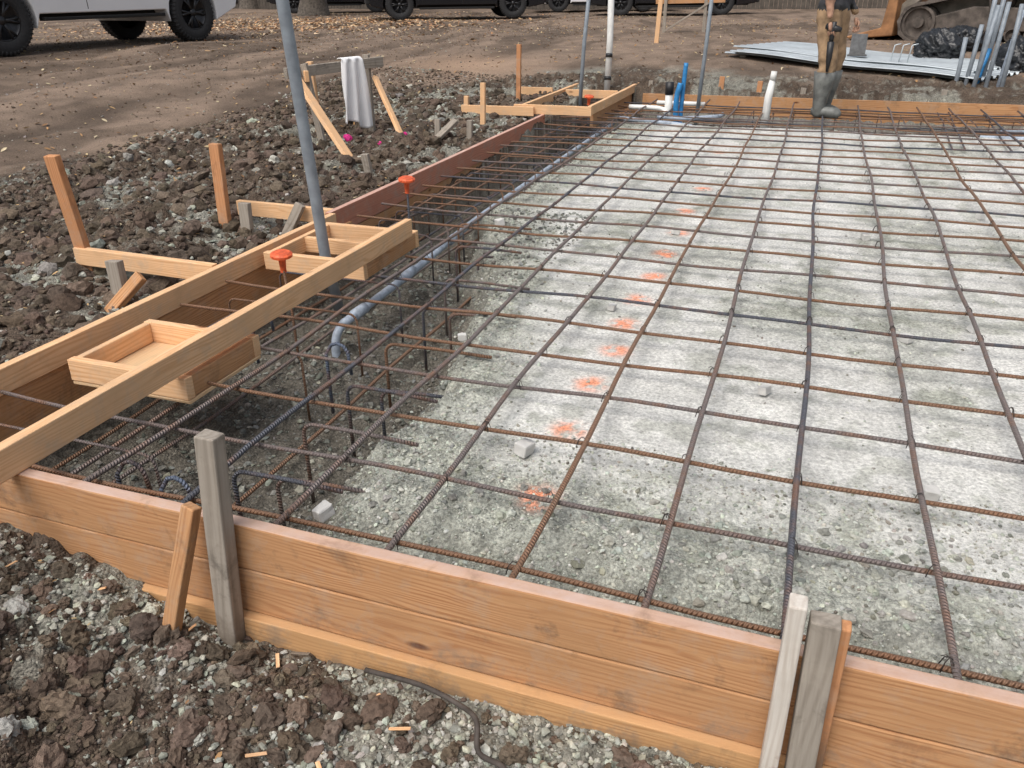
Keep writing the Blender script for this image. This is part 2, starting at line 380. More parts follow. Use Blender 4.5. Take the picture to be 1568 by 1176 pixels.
B("post_1",(-4.12,6.5,-.25),(-4.25,6.5,.60),.06,.04,WG)
B("post_2",(-4.05,7.25,-.25),(-4.08,7.3,.62),.06,.04,WG)
B("post_3",(-4.42,6.9,-.2),(-4.45,6.9,.58),.06,.04,WN)
B("crossbar",(-4.35,6.35,.53),(-3.98,7.42,.55),.09,.04,WG,(0,0,1))
B("crossbar_back",(-4.5,6.75,.5),(-4.2,6.45,.5),.09,.035,WN,(0,0,1))
B("brace_1",(-3.32,5.75,-.2),(-4.28,6.4,.50),.08,.035,WN,(0,1,0))
B("brace_2",(-3.32,6.62,-.2),(-4.0,7.3,.42),.05,.035,WN,(0,1,0))
B("stake_at_brace",(-3.25,5.75,-.3),(-3.28,5.72,.02),.06,.04,WG)
tw=[];nu,nv=28,36;cx,cy=-4.11,7.03
dv=np.array([.33,1.07]);dv/=np.linalg.norm(dv);nrm=np.array([dv[1],-dv[0]])
for a in range(nv):
    t=a/(nv-1)
    for b in range(nu):
        u=b/(nu-1)-.5;wdt=.36*(.62+.45*t)
        if t<.12: off=-.035*math.cos((t/.12)*math.pi);z=.60+.012*math.sin(t/.12*math.pi)
        else: off=.035+.028*math.sin(u*15+t*3)*(.4+t)+.012*math.sin(u*33+1+t*5)*t;z=.60-(t-.12)*(.66+.12*u)-.02*math.sin(u*9)*t
        p=dv*(u*wdt+.02*t)+nrm*off
        tw.append((cx+p[0],cy+p[1],z))
q=np.arange(nu*nv).reshape(nv,nu)
to=mkmesh("white_towel",tw,np.stack([q[:-1,:-1],q[:-1,1:],q[1:,1:],q[1:,:-1]],-1).reshape(-1,4),m_plain("white_cloth",(.90,.90,.90),.9,0,8,.03))
sm=to.modifiers.new("s","SOLIDIFY");sm.thickness=.006
f=empty("batter_board")
B("post_1",(-2.66,14.58,.2),(-2.63,14.6,.95),.07,.04,WN)
B("post_2",(-2.25,17.3,.2),(-2.25,17.3,1.0),.06,.04,WG)
B("post_3",(-3.0,17.2,.2),(-3.0,17.2,1.0),.06,.04,WG)
B("rail",(-3.2,17.25,.88),(-1.9,17.35,.9),.09,.04,WF,(0,0,1))
B("brace",(-3.0,17.2,.35),(-2.2,17.3,.85),.06,.03,WG,(0,1,0))
# ------------------------------------------------------------ rebar
rb=MB();wires=MB();R=random.Random(3)
RUST=(.25,.145,.09);DARK=(.10,.105,.125);MAUVE=(.20,.165,.155)
def bar(a,b,r,c,wob=.006,n=None):
    a=np.array(a);b=np.array(b);L=np.linalg.norm(b-a);n=n or max(6,int(L/.16))
    t=np.linspace(0,1,n);P=a+(b-a)*t[:,None];p1,p2=R.random()*6,R.random()*6
    P[:,2]+=wob*.6*np.sin(t*L*3.1+p1)+wob*.3*np.sin(t*L*7+p2)
    d=(b-a)/L;s=np.array([-d[1],d[0],0])
    P+=s*(wob*np.sin(t*L*1.3+p2)+wob*.4*np.sin(t*L*4+p1))[:,None]
    rb.tube(P,r,8,c);return P
def inbox(y,m=.03): return (1.96-m<y<2.43+m) or (3.30-m<y<3.96+m)
xg=[.10+.315*k for k in range(-6,17)]
yg=[1.455+.3135*k for k in range(0,28)]
for k,x in enumerate(xg):
    j=R.uniform(-.010,.010);c=[MAUVE,MAUVE,DARK,RUST,MAUVE][(k*7)%5]
    bar((x+j,1.40,-.050),(x+R.uniform(-.02,.02)+j,10.2,-.046),.0088,c,.010)
for k,y in enumerate(yg):
    c=[RUST,MAUVE,DARK,RUST,RUST,MAUVE,RUST][(k*5)%7]
    bar((-1.91 if inbox(y) else -2.55,y+R.uniform(-.012,.012),-.066),(5.5,y+R.uniform(-.02,.02),-.066),.0072,c,.010)
for x in xg:
    for y in yg:
        if y>9.9: continue
        s=R.choice((-1,1));q=.013
        P=[(x-s*q,y-q,-.070),(x-s*q*.6,y-q*.6,-.046),(x,y,-.038),(x+s*q*.6,y+q*.6,-.046),(x+s*q,y+q,-.070)]
        wires.tube(P,.0014,4)
        if R.random()<.35:
            P=[(x+s*q,y-q,-.070),(x+s*q*.6,y-q*.6,-.045),(x,y,-.036),(x-s*q*.6,y+q*.6,-.045),(x-s*q,y+q,-.070)]
            wires.tube(P,.0014,4)
            a=R.random()*6.28;wires.tube([(x,y,-.038),(x+.008*math.cos(a),y+.008*math.sin(a),-.033),(x+.016*math.cos(a),y+.016*math.sin(a),-.040)],.0011,4)
rb.build("rebar_grid",MREB);wires.build("rebar_tie_wires",WIRE)
rb=MB()
for x,z in((-2.42,-.17),(-2.05,-.17),(-2.42,-.36),(-2.15,-.37),(-1.66,-.36)):
    bar((x,1.42,z),(x+R.uniform(-.02,.02),5.0,z),.0078,R.choice((DARK,MAUVE,RUST)),.01)
for x,z in((-2.42,-.12),(-2.25,-.13),(-2.42,-.36),(-2.2,-.37),(-2.02,-.34),(-2.03,-.12)):
    bar((x,4.6,z),(x,10.2,z),.0078,R.choice((DARK,MAUVE,RUST)),.01)
y=1.62
while y<10.1:
    if not inbox(y,0.):
        x0=-2.46;x1=-1.78 if y<3.6 else -1.99
        yy=y+R.uniform(-.03,.03);r=.04
        P=[(x0,yy,-.40),(x0,yy,-.16)]+[(x0+r-r*math.cos(a),yy,-.14+r*math.sin(a)) for a in(.3,.8,1.2,1.57)]
        P+=[((x0+x1)/2,yy,-.10)]+[(x1-r+r*math.sin(a),yy,-.14+r*math.cos(a)) for a in(0,.4,.8,1.3)]+[(x1,yy,-.16),(x1,yy,-.40)]
        rb.tube(P,.0052,8,R.choice((DARK,DARK,MAUVE,RUST)))
    y+=.42 if y<4 else .24
rb.build("footing_rebar_cage",MREB)
rb=MB()
def ell(x,y,z,dx,dy,c,zb=-.42,r=.0070,rad=.045):
    P=[(x,y,zb),(x,y,z-rad-.02)]
    L=math.hypot(dx,dy);ux,uy=dx/L,dy/L
    for a in(0,.4,.8,1.2,1.57): P.append((x+ux*rad*(1-math.cos(a)),y+uy*rad*(1-math.cos(a)),z-rad+rad*math.sin(a)))
    P.append((x+dx*.5,y+dy*.5,z+.004));P.append((x+dx,y+dy,z))
    rb.tube(P,r,8,c)
for k,(x,y) in enumerate([(-1.50,1.66),(-1.46,1.98),(-1.48,2.3),(-1.52,2.68),(-1.55,3.1),(-1.62,3.5),(-1.75,3.95),(-1.95,4.45)]):
    c=(DARK,MAUVE,DARK,RUST)[k%4]
    ell(x,y,-.09+R.uniform(-.02,.01),.42+R.uniform(-.05,.06),R.uniform(-.03,.03),c)
    if k%2==0: ell(x+.10,y+.07,-.15,.34,.02,(MAUVE,DARK)[k%4//2])
for x,y in((-2.30,1.55),(-1.85,1.56),(-1.66,1.53),(-1.72,2.55),(-2.3,2.85)):
    P=[(x,y,-.40),(x,y,-.13)]+[(x+.045-.045*math.cos(a),y+.02,-.13+.045*math.sin(a)) for a in(.4,.9,1.57,2.2,2.8,3.14)]+[(x+.09,y+.03,-.22)]
    rb.tube(P,.0072,8,R.choice((DARK,(.12,.15,.21))))
for y,z in((9.15,-.12),(9.4,-.3),(9.9,-.12),(10.05,-.3),(9.65,-.2)):
    bar((-2.4,y,z),(5.5,y,z),.0078,R.choice((DARK,MAUVE,RUST)),.01)
x=-2.2
while x<5.4:
    P=[(x,10.08,-.38),(x,10.08,-.16),(x,10.04,-.12),(x,9.6,-.11),(x,9.18,-.12),(x,9.14,-.16),(x,9.14,-.35)]
    rb.tube(P,.0055,6,R.choice((DARK,MAUVE)));x+=.22
for x in(1.15,1.25,1.6,1.95): bar((x,7.9,-.09),(x+.1,10.2,-.09),.0078,DARK,.01)
rb.build("rebar_dowels",MREB)
rb=MB()
caps=[(-2.27,3.10,.0),(-2.33,4.55,.05),(-2.27,8.75,.06)]
rb.tube([(-2.27,3.10,.0),(-2.24,3.08,-.2),(-2.18,3.0,-.46)],.0068,8,RUST)
rb.tube([(-2.33,4.55,.05),(-2.33,4.55,-.45)],.0068,8,DARK)
rb.tube([(-2.27,8.75,.06),(-2.27,8.75,-.45)],.0068,8,DARK)
rb.build("vertical_rebar",MREB)
def lathe(name,prof,mat,n=20,parent=None,loc=(0,0,0),rot=None,smooth=True):
    V=[];m=len(prof)
    for r,z in prof:
        for k in range(n):
            a=2*math.pi*k/n;V.append((r*math.cos(a),r*math.sin(a),z))
    q=np.arange(m*n).reshape(m,n);F=np.stack([q[:-1],np.roll(q,-1,1)[:-1],np.roll(q,-1,1)[1:],q[1:]],-1).reshape(-1,4)
    o=mkmesh(name,V,F,mat,smooth=smooth,parent=parent);o.location=loc
    if rot: o.rotation_euler=rot
    return o
for x,y,z in caps:
    o=lathe("rebar_safety_cap",[(.0001,.040),(.040,.039),(.052,.032),(.052,.020),(.036,.014),(.018,.004),(.014,-.05),(.016,-.06),(.0001,-.06)],OC,16,loc=(x,y,z+.045),smooth=False)
    o.rotation_euler=(.1,.08,0)
# ------------------------------------------------------------ pipes
def pipe(name,P,r,mat,n=14):
    b=MB();b.tube(P,r,n);return b.build(name,mat)
def bez(pts,n=8):
    P=[np.array(p,float) for p in pts];out=[]
    P=[2*P[0]-P[1]]+P+[2*P[-1]-P[-2]]
    for k in range(1,len(P)-2):
        for t in np.linspace(0,1,n,endpoint=False):
            a,b,c,d=P[k-1:k+3];out.append(.5*((2*b)+(-a+c)*t+(2*a-5*b+4*c-d)*t*t+(-a+3*b-3*c+d)*t**3))
    out.append(P[-2]);return out
pipe("gray_conduit_pipe",[(-2.27,3.56,-.46),(-2.30,3.51,-.05),(-2.31,3.42,1.15),(-2.31,3.34,1.9)],.029,PG,18)
p=empty("blue_pvc_pipe")
b=MB();b.tube(bez([(-2.02,3.08,-.42),(-2.02,3.09,-.33),(-2.01,3.14,-.27),(-1.99,3.25,-.25),(-2.00,3.98,-.235),(-2.07,5.0,-.235),(-2.12,6.9,-.24),(-2.10,9.2,-.2)],6),.021,14);b.build("run",PB,parent=p)
b=MB();b.tube([(-1.992,3.23,-.25),(-1.993,3.34,-.25)],.028,14);b.tube([(-2.0,3.80,-.24),(-2.005,3.92,-.236)],.028,14);b.tube([(-2.035,4.5,-.235),(-2.043,4.6,-.235)],.027,14);b.build("couplings",PB,parent=p)
pipe("white_pvc_pipe",[(-2.45,10.3,-.1),(-2.44,10.32,.6),(-2.46,10.34,1.9)],.038,PW,16)
b=MB();b.tube([(-2.445,10.3,.14),(-2.445,10.31,.18)],.042,14);b.tube([(-2.44,10.3,.40),(-2.44,10.31,.44)],.042,14);b.build("black_pipe_band",PK)
pipe("gray_conduit_pipe",[(-2.58,9.5,-.3),(-2.54,9.5,.6),(-2.47,9.55,1.6)],.022,PG)
pipe("gray_conduit_pipe",[(-1.28,9.85,-.3),(-1.24,9.87,.6),(-1.21,9.87,1.6)],.022,PG)
pipe("white_cleanout_pipe",[(-1.55,9.5,-.3),(-1.55,9.5,.12)],.042,PW)
pipe("black_cleanout_cap",[(-1.55,9.5,.09),(-1.55,9.5,.22)],.047,PK)
pipe("blue_wrapped_pipe",bez([(-1.40,9.45,-.3),(-1.40,9.47,.1),(-1.39,9.5,.42)]),.024,PBL)
pipe("blue_wrapped_pipe",bez([(-1.44,9.4,-.3),(-1.45,9.4,.05),(-1.42,9.42,.22)]),.03,PBL)
b=MB();b.tube([(-.49,9.3,-.3),(-.48,9.3,.12),(-.46,9.32,.30)],[.045,.04,.03],14);b.build("wrapped_white_pipe",PW)
b=MB();b.tube([(-.46,9.32,.28),(-.455,9.32,.37)],[.034,.03],14);b.build("white_pipe_cap",PW)
for P,m,r,n in(([(-2.0,9.55,-.06),(-1.65,9.5,-.06),(-1.56,9.45,-.1)],PW,.026,"white_pvc_pipe"),([(-1.6,9.15,-.1),(-1.3,9.1,-.1),(-1.0,9.3,-.1),(-.95,9.5,-.1)],PB,.024,"blue_pvc_pipe"),([(-2.05,9.2,-.14),(-1.5,9.0,-.14),(-1.2,8.95,-.16)],PB,.024,"blue_pvc_pipe"),([(-1.75,9.9,-.05),(-1.2,9.9,-.05)],PW,.025,"white_pvc_pipe"),([(1.5,8.9,-.14),(2.2,8.95,-.14)],PB,.022,"blue_pvc_pipe"),([(1.75,9.4,-.14),(2.6,9.5,-.14)],PB,.022,"blue_pvc_pipe")):
    pipe(n,bez(P,6),r,m)
for k,(x,y,h2,m) in enumerate([(1.50,11.0,.62,PG),(1.60,11.05,.75,PG),(1.66,10.9,.95,PG),(1.72,11.1,1.15,PG),(1.80,10.95,.98,PG),(1.93,11.05,.9,PB),(1.97,10.95,.96,PG),(1.78,11.15,1.2,PG),(1.70,11.1,.5,PBL)]):
    l=(k%3-1)*.02
    pipe("gray_conduit_pipe" if m!=PBL else "blue_conduit_pipe",[(x-.04,y,-.3),(x+.0+l,y,h2*.5),(x+.02+l*2,y+.02,h2)],.024,m)
    if k in(3,7): pipe("blue_pipe_cap",[(x+.018+l*2,y+.018,h2-.06),(x+.022+l*2,y+.02,h2+.01)],.027,PBL)
pipe("black_cable",bez([(-.86,1.28,-.33),(-.70,1.26,-.305),(-.60,1.25,-.32),(-.53,1.20,-.295),(-.50,1.14,-.32),(-.42,1.10,-.30),(-.36,1.0,-.315),(-.3,.8,-.31)],6),.0065,m_plain("muddy_cable",(.07,.058,.05),.8,0,30,.4),8)
# ------------------------------------------------------------ stones
phi=(1+5**.5)/2
ico=np.array([(-1,phi,0),(1,phi,0),(-1,-phi,0),(1,-phi,0),(0,-1,phi),(0,1,phi),(0,-1,-phi),(0,1,-phi),(phi,0,-1),(phi,0,1),(-phi,0,-1),(-phi,0,1)])/math.sqrt(1+phi*phi)
icf=np.array([(0,11,5),(0,5,1),(0,1,7),(0,7,10),(0,10,11),(1,5,9),(5,11,4),(11,10,2),(10,7,6),(7,1,8),(3,9,4),(3,4,2),(3,2,6),(3,6,8),(3,8,9),(4,9,5),(2,4,11),(6,2,10),(8,6,7),(9,8,1)])
def subd(V,F):
    V=list(map(tuple,V));mid={};o=[]
    def m(a,b):
        k=(min(a,b),max(a,b))
        if k not in mid:
            p=np.array(V[a])+np.array(V[b]);p/=np.linalg.norm(p);mid[k]=len(V);V.append(tuple(p))
        return mid[k]
    for a,b,c in F:
        x,y,z=m(a,b),m(b,c),m(c,a);o+=[(a,x,z),(b,y,x),(c,z,y),(x,y,z)]
    return np.array(V),np.array(o)
ico2=subd(ico,icf);ico3=subd(*ico2)
def stones(name,x,y,s,col,mat,flat=.7,sink=.25,jit=.32,smooth=False,base=None):
    bv,bf=base if base is not None else (ico,icf);nb=len(bv)
    n=len(x);z=terrain(x,y)[0]
    if base is None: V=bv[None]*(1+rng.uniform(-jit,jit,(n,12,1)))+rng.uniform(-.12,.12,(n,12,3))
    else:
        V=np.repeat(bv[None],n,0);o=rng.uniform(0,99,(n,1));
        a=fbm(V[...,0]*1.5+o,V[...,1]*1.5+V[...,2]*1.3+o,3,5);b2=fbm(V[...,0]*4.5-V[...,2]*4+o,V[...,1]*4.5+o*2,3,8)
        V=V*(.05+1.25*a+.75*b2)[...,None]+rng.uniform(-.05,.05,V.shape)
    sc=np.stack([rng.uniform(.7,1.35,n),rng.uniform(.7,1.1,n),rng.uniform(flat*.6,flat*1.2,n)],1)*s[:,None]
    V=V*sc[:,None,:]
    a,b=rng.uniform(0,6.28,n),rng.uniform(-.6,.6,n)
    ca,sa,cb,sb=np.cos(a),np.sin(a),np.cos(b),np.sin(b)
    x1=V[...,0]*cb[:,None]+V[...,2]*sb[:,None];z1=-V[...,0]*sb[:,None]+V[...,2]*cb[:,None]
    x2=x1*ca[:,None]-V[...,1]*sa[:,None];y2=x1*sa[:,None]+V[...,1]*ca[:,None]
    W=np.stack([x2+x[:,None],y2+y[:,None],z1+(z+s*flat*(1-sink)*.6)[:,None]],-1).reshape(-1,3)
    Fc=(bf[None]+(np.arange(n)*nb)[:,None,None]).reshape(-1,3)
    return mkmesh(name,W,Fc,mat,np.repeat(col,nb,0),smooth=smooth)
SOILB=(.135,.102,.077)
def gcol(n,pb=.5,a=(.40,.40,.345),b=SOILB):
    m=(rng.random(n)<pb)[:,None];v=rng.uniform(.55,1.3,(n,1));t=rng.uniform(.95,1.05,(n,3))
    return np.where(m,np.array(a),np.array(b))*v*t
def sz(n,a,b,p=2.2): return a+(b-a)*rng.random(n)**p
MC=m_attr("clod_soil",.97,70,.010,.45,1.45)
n=24000;x=rng.uniform(-3.2,1.3,n);y=rng.uniform(.6,1.30,n)
pm=fbm(x*1.7+3,y*1.7,3,75);pale=rng.random(n)<ss(.42,.62,pm+.10*ss(-1.8,-.6,x))*.8+.05
stones("gravel_stones",x,y,sz(n,.0028,.0125,2.6),np.where(pale[:,None],gcol(n,1.),gcol(n,.0)),MR)
n=2600;x=rng.uniform(-3.2,1.3,n);y=rng.uniform(.6,1.26,n)
keep=rng.random(n)>ss(-1.3,-.2,x)*.85;x,y=x[keep],y[keep];n=len(x)
stones("dirt_clods",x,y,sz(n,.007,.032,3.),gcol(n,.05),MC,.85,.5,smooth=False,base=ico3)
n=5200;x=rng.uniform(-5.8,-2.72,n);y=1.2+8.5*rng.random(n)**1.5
stones("dirt_clods",x,y,sz(n,.012,.060,3.2),gcol(n,.05),MC,.8,.55,smooth=False,base=ico2)
n=21000;x=rng.uniform(-6.0,-2.68,n);y=1.0+9.8*rng.random(n)**1.3
pm=fbm(x*1.7+3,y*1.7,3,75);pale=rng.random(n)<ss(.48,.64,pm)*.7+.08
stones("gravel_stones",x,y,sz(n,.005,.024,3.),np.where(pale[:,None],gcol(n,1.,(.36,.36,.31)),gcol(n,0.)),MR)
n=8000;x=rng.uniform(-14,-4.5,n);y=rng.uniform(3,20,n);stones("gravel_stones",x,y,sz(n,.006,.018,3),gcol(n,.25,(.35,.32,.28),(.18,.135,.10)),MR)
def bed(n,x,y,a,b,v=1.,sink=.35,base=None,p=3.2):
    m=(x>XL+.03)&(y>YF+.03)&(y<YB-.03);x,y=x[m],y[m];n=len(x)
    stones("gravel_stones",x,y,sz(n,a,b,p),gcol(n,.85,(.46*v,.47*v,.415*v),(.29,.285,.24)),MR,.7,sink,base=base)
n=22000;bed(n,rng.uniform(-1.25,2.2,n),1.38+rng.random(n)**1.3*.85,.0014,.0072)
n=1100;bed(n,rng.uniform(-1.2,2.2,n),1.40+rng.random(n)**1.8*.6,.006,.015,.85,.65,ico2,2)
n=10000;y=rng.uniform(1.4,9,n);bed(n,xbf(y)+rng.normal(.06,.14,n),y,.002,.010)
n=22000;x=rng.uniform(-1.6,3.5,n);y=2+6.8*rng.random(n)**1.5;keep=rng.random(n)<(.08+.80*ss(.50,.66,fbm(x*2.1,y*1.4,3,55)));bed(n,x[keep],y[keep],.0018,.0068,1.15)
n=6000;bed(n,rng.uniform(-2.55,-1.2,n),rng.uniform(1.4,5,n),.004,.016,.5)
n=3000;bed(n,rng.uniform(-2.5,5,n),rng.uniform(8.9,10.2,n),.006,.02,.7)
for k,(x,y,s) in enumerate([(-.71,2.07,.034),(-1.72,4.56,.036),(.46,2.21,.028),(-.03,2.74,.025),(-1.13,1.57,.030),(.48,3.4,.028),(-.74,3.38,.024),(.37,4.92,.03),(-.67,4.7,.026),(-1.25,2.85,.022),(.42,6.6,.03),(-.6,6.4,.03),(1.05,5.6,.03),(.5,1.95,.012),(-1.45,6.5,.03),(.75,3.6,.022)]):
    rj=random.Random(k);V,Fq=ico3;V=V.copy()
    V=np.sign(V)*np.abs(V)**.22;o=fbm(V[:,0]*1.5+k*7,V[:,1]*1.5+V[:,2]*2,3,k);V=V*(.86+.28*o)[:,None]
    o=mkmesh("concrete_spacer_block",V,Fq,CONC,smooth=False);o.location=(x,y,-.125+s*.6)
    o.scale=(s*.85,s*.64,s*.60);o.rotation_euler=(rj.uniform(-.2,.2),rj.uniform(-.2,.2),rj.random()*3)
def leaves(name,n,x,y,s,pal,mat):
    z=terrain(x,y)[0]+.012;a=rng.uniform(0,6.28,n);ti=rng.uniform(-.5,.5,(n,2))
    base=np.array([(-1,0,0),(-.3,.5,.12),(.5,.42,.15),(1,0,.05),(.5,-.42,.15),(-.3,-.5,.12),(0,0,-.05)])
    V=base[None]*s[:,None,None]*np.stack([np.ones(n),rng.uniform(.5,1.1,n),np.ones(n)],1)[:,None,:]
    V[...,2]+=V[...,0]*ti[:,:1]+V[...,1]*ti[:,1:]
    X2=V[...,0]*np.cos(a)[:,None]-V[...,1]*np.sin(a)[:,None];Y2=V[...,0]*np.sin(a)[:,None]+V[...,1]*np.cos(a)[:,None]
    W=np.stack([X2+x[:,None],Y2+y[:,None],V[...,2]+z[:,None]],-1).reshape(-1,3)
    fc=np.array([(0,6,1),(1,6,2),(2,6,3),(3,6,4),(4,6,5),(5,6,0)]);Fc=(fc[None]+(np.arange(n)*7)[:,None,None]).reshape(-1,3)
    pal=np.array(pal);c=pal[rng.integers(0,len(pal),n)]*rng.uniform(.7,1.2,(n,1));mkmesh(name,W,Fc,mat,np.repeat(c,7,0))
ML=m_attr("dry_leaf",.8,60,.001,.8,1.2);PAL=[(.45,.30,.15),(.38,.22,.10),(.52,.40,.22),(.25,.14,.07),(.55,.46,.30)]
n=5200;x=rng.uniform(-20,-4,n);y=5+rng.random(n)*25;leaves("leaf_litter",n,x,y,rng.uniform(.012,.036,n),PAL,ML)
n=3000;x=rng.normal(-12.5,2.4,n);y=rng.normal(20,3.,n);leaves("leaf_litter",n,x,y,rng.uniform(.03,.06,n),[(.55,.36,.2),(.5,.27,.14),(.6,.45,.3)],ML)
n=700;x=rng.uniform(-6,-2.8,n);y=rng.uniform(1.5,9,n);leaves("leaf_litter",n,x,y,rng.uniform(.01,.022,n),PAL,ML)
n=2500;x=rng.uniform(-4,8,n);y=rng.uniform(10.8,24,n);leaves("leaf_litter",n,x,y,rng.uniform(.012,.032,n),PAL,ML)
n=70;x=rng.uniform(-2.5,.2,n);y=rng.uniform(.75,1.28,n);leaves("leaf_litter",n,x,y,rng.uniform(.004,.012,n),PAL,ML)
for x,y,L,a,m in((-.97,.98,.05,.4,WN),(-.95,.90,.07,1.9,WN),(-.82,1.0,.035,2.4,WN),(-.70,1.15,.05,.2,WN),(-1.35,1.24,.02,.9,WN),(-1.62,1.23,.02,.3,WN),(-.78,1.22,.035,2.9,WN),(-1.1,1.25,.04,2.2,WN),(-.75,.88,.04,.3,WN),(-1.9,1.2,.03,1.,WN),(-1.05,1.28,.05,.1,WG)):
    z=float(terrain(np.array([x]),np.array([y]))[0][0])+.016
    board("wood_chip",(x-L*math.cos(a)/2,y-L*math.sin(a)/2,z),(x+L*math.cos(a)/2,y+L*math.sin(a)/2,z+.008),.010,.003,m,up=(math.sin(a),-math.cos(a),.2),bev=.001)
for x,y,s in((-4.05,6.75,1.),(-3.6,6.55,.6),(-3.55,6.95,.5)):
    z=float(terrain(np.array([x]),np.array([y]))[0][0])
    o=lathe("pink_marker_flag",[(.0001,.06*s),(.03*s,.055*s),(.05*s,.03*s),(.045*s,.01*s),(.0001,0)],m_plain("pink_plastic",(.75,.02,.25),.5),7,loc=(x,y,z+.01),smooth=False);o.rotation_euler=(.5,.6,1)
# ------------------------------------------------------------ corrugated sheets
MS=m_plain("galvanised_metal",(.56,.61,.63),.38,.55,3,.15)
f=empty("corrugated_metal_sheets")
for k,(ox,oy,dz) in enumerate(((0,0,0),(.18,-.12,.035),(-.05,.25,.07))):
    A=np.array([-1.36,13.0]);Bq=np.array([1.6,11.15]);u=(Bq-A);Lq=np.linalg.norm(u);u/=Lq;w=np.array([-u[1],u[0]])
    nu,nv=20,180;V=[]
    for a in range(nu):
        for b in range(nv):
            p=A+u*(Lq*a/(nu-1)+ox)+w*(1.35*b/(nv-1)+oy)
            ph=(b/(nv-1)*1.35/.15)*6.283
            V.append((p[0],p[1],.28+dz-.13*a/(nu-1)+.028*max(-.6,min(.6,math.sin(ph)))+.012*math.sin(a*.5)))
    q=np.arange(nu*nv).reshape(nu,nv)
    mkmesh("sheet_%d"%k,V,np.stack([q[:-1,:-1],q[1:,:-1],q[1:,1:],q[:-1,1:]],-1).reshape(-1,4),MS,parent=f)
board("wooden_sleeper",(-1.1,13.0,.20),(-.8,14.2,.22),.1,.09,WG);board("wooden_sleeper",(1.2,11.4,.08),(1.4,12.3,.12),.1,.09,WG)
f=empty("metal_bracket");board("plate",(.42,12.55,.30),(.42,12.55,.57),.2,.01,m_plain("dull_steel",(.2,.2,.2),.5,.5),parent=f,up=(1,0,0));board("base",(.30,12.5,.31),(.54,12.5,.31),.1,.02,m_plain("dull_steel2",(.12,.12,.12),.5,.5),parent=f,up=(0,1,0))
for x in(.8,.9,1.0): pipe("metal_form_pin",[(x,12.0,.2),(x+.03,12.,.47),(x+.1,12.,.49)],.008,MS,6)
def bag(loc,s,seed):
    bpy.ops.mesh.primitive_ico_sphere_add(subdivisions=5,radius=1,location=loc);o=bpy.context.object;o.name="trash_bag"
    n=len(o.data.vertices);co=np.zeros(n*3);o.data.vertices.foreach_get("co",co);co=co.reshape(-1,3)
    a=fbm(co[:,0]*2+seed,co[:,1]*2+co[:,2]*1.7,4,seed);b2=np.abs(fbm(co[:,0]*5+co[:,2]*3,co[:,1]*5-co[:,2]*4,3,seed+3)-.5)
    co*=(0.72+.55*a-.9*b2)[:,None];co[:,2]=np.where(co[:,2]<-.45,-.45,co[:,2])
    o.data.vertices.foreach_set("co",co.ravel());o.scale=s;o.data.materials.append(m_plain("black_bag",(.02,.022,.025),.28,0,12,.3,.01))
    for p in o.data.polygons:p.use_smooth=True
bag((1.42,12.95,.36),(.34,.32,.27),2);bag((2.35,12.2,.30),(.36,.36,.28),5);bag((1.80,13.8,.4),(.28,.3,.22),8)
# ------------------------------------------------------------ vehicles
RUB=m_plain("tire_rubber",(.025,.025,.026),.85,0,30,.3);RIM=m_plain("dark_rim",(.04,.04,.042),.35,.6);GL=m_plain("dark_glass",(.015,.018,.02),.08,0,5,.1)
UND=m_plain("underbody_black",(.012,.012,.012),.8)
def wheel(parent,x,y,r,w,side,rim=RIM):
    g=empty("wheel");g.parent=parent;g.location=(x,y,r);g.rotation_euler=(math.pi/2*(-side),0,0)
    lathe("tire",[(r*.60,-w*.42),(r*.66,-w*.5),(r*.93,-w*.48),(r,-w*.38),(r,w*.38),(r*.93,w*.48),(r*.66,w*.5),(r*.60,w*.42)],RUB,40,parent=g)
    lathe("rim",[(r*.60,-w*.4),(r*.6,w*.42),(r*.56,w*.40),(r*.55,w*.15),(.0001,w*.12)],rim,32,parent=g)
    b=MB()
    for k in range(6):
        for d in(-.09,.09):
            a=k*math.pi/3;b.tube([(.03*math.cos(a),.03*math.sin(a),w*.34),(r*.3*math.cos(a+d*.6),r*.3*math.sin(a+d*.6),w*.36),(r*.57*math.cos(a+d*1.6),r*.57*math.sin(a+d*1.6),w*.38)],r*.045,6)
    b.tube([(0,0,w*.1),(0,0,w*.42)],r*.13,12)
    b.build("spokes",rim,parent=g)
    t=MB()
    for k in range(44):
        a=k*2*math.pi/44;c,s=math.cos(a),math.sin(a)
        t.tube([(c*r*.90,s*r*.90,w*.495),(c*r*1.005,s*r*1.005,w*.40),(c*r*1.008,s*r*1.008,w*.1)],r*.028,4)
        t.tube([(c*r*1.008,s*r*1.008,-w*.1),(c*r*1.005,s*r*1.005,-w*.40)],r*.028,4)
    t.build("tread",RUB,parent=g)
def extrude(name,prof,y0,y1,mat,parent,bev=.03,taper=None):
    n=len(prof);V=[(x,y0,z) for x,z in prof]+[(x,y1,z) for x,z in prof]
    if taper:
        zb,zt,k=taper;V=[(x,y*(1-k*max(0,min(1,(z-zb)/(zt-zb)))),z) for x,y,z in V]
    F=[tuple(range(n)),tuple(range(2*n-1,n-1,-1))]+[(a,a+n,(a+1)%n+n,(a+1)%n) for a in range(n)]
    me=bpy.data.meshes.new(name);me.from_pydata(V,[],F);me.update();me.materials.append(mat)
    ob=bpy.data.objects.new(name,me);COL.objects.link(ob);ob.parent=parent
    import bmesh
    bm=bmesh.new();bm.from_mesh(me);bmesh.ops.recalc_face_normals(bm,faces=bm.faces);bm.to_mesh(me);bm.free()
    if bev:
        m=ob.modifiers.new("b","BEVEL");m.width=bev;m.segments=3;m.limit_method='ANGLE';m.angle_limit=.6
        for p in me.polygons:p.use_smooth=True
        ob.modifiers.new("w","WEIGHTED_NORMAL")
    return ob
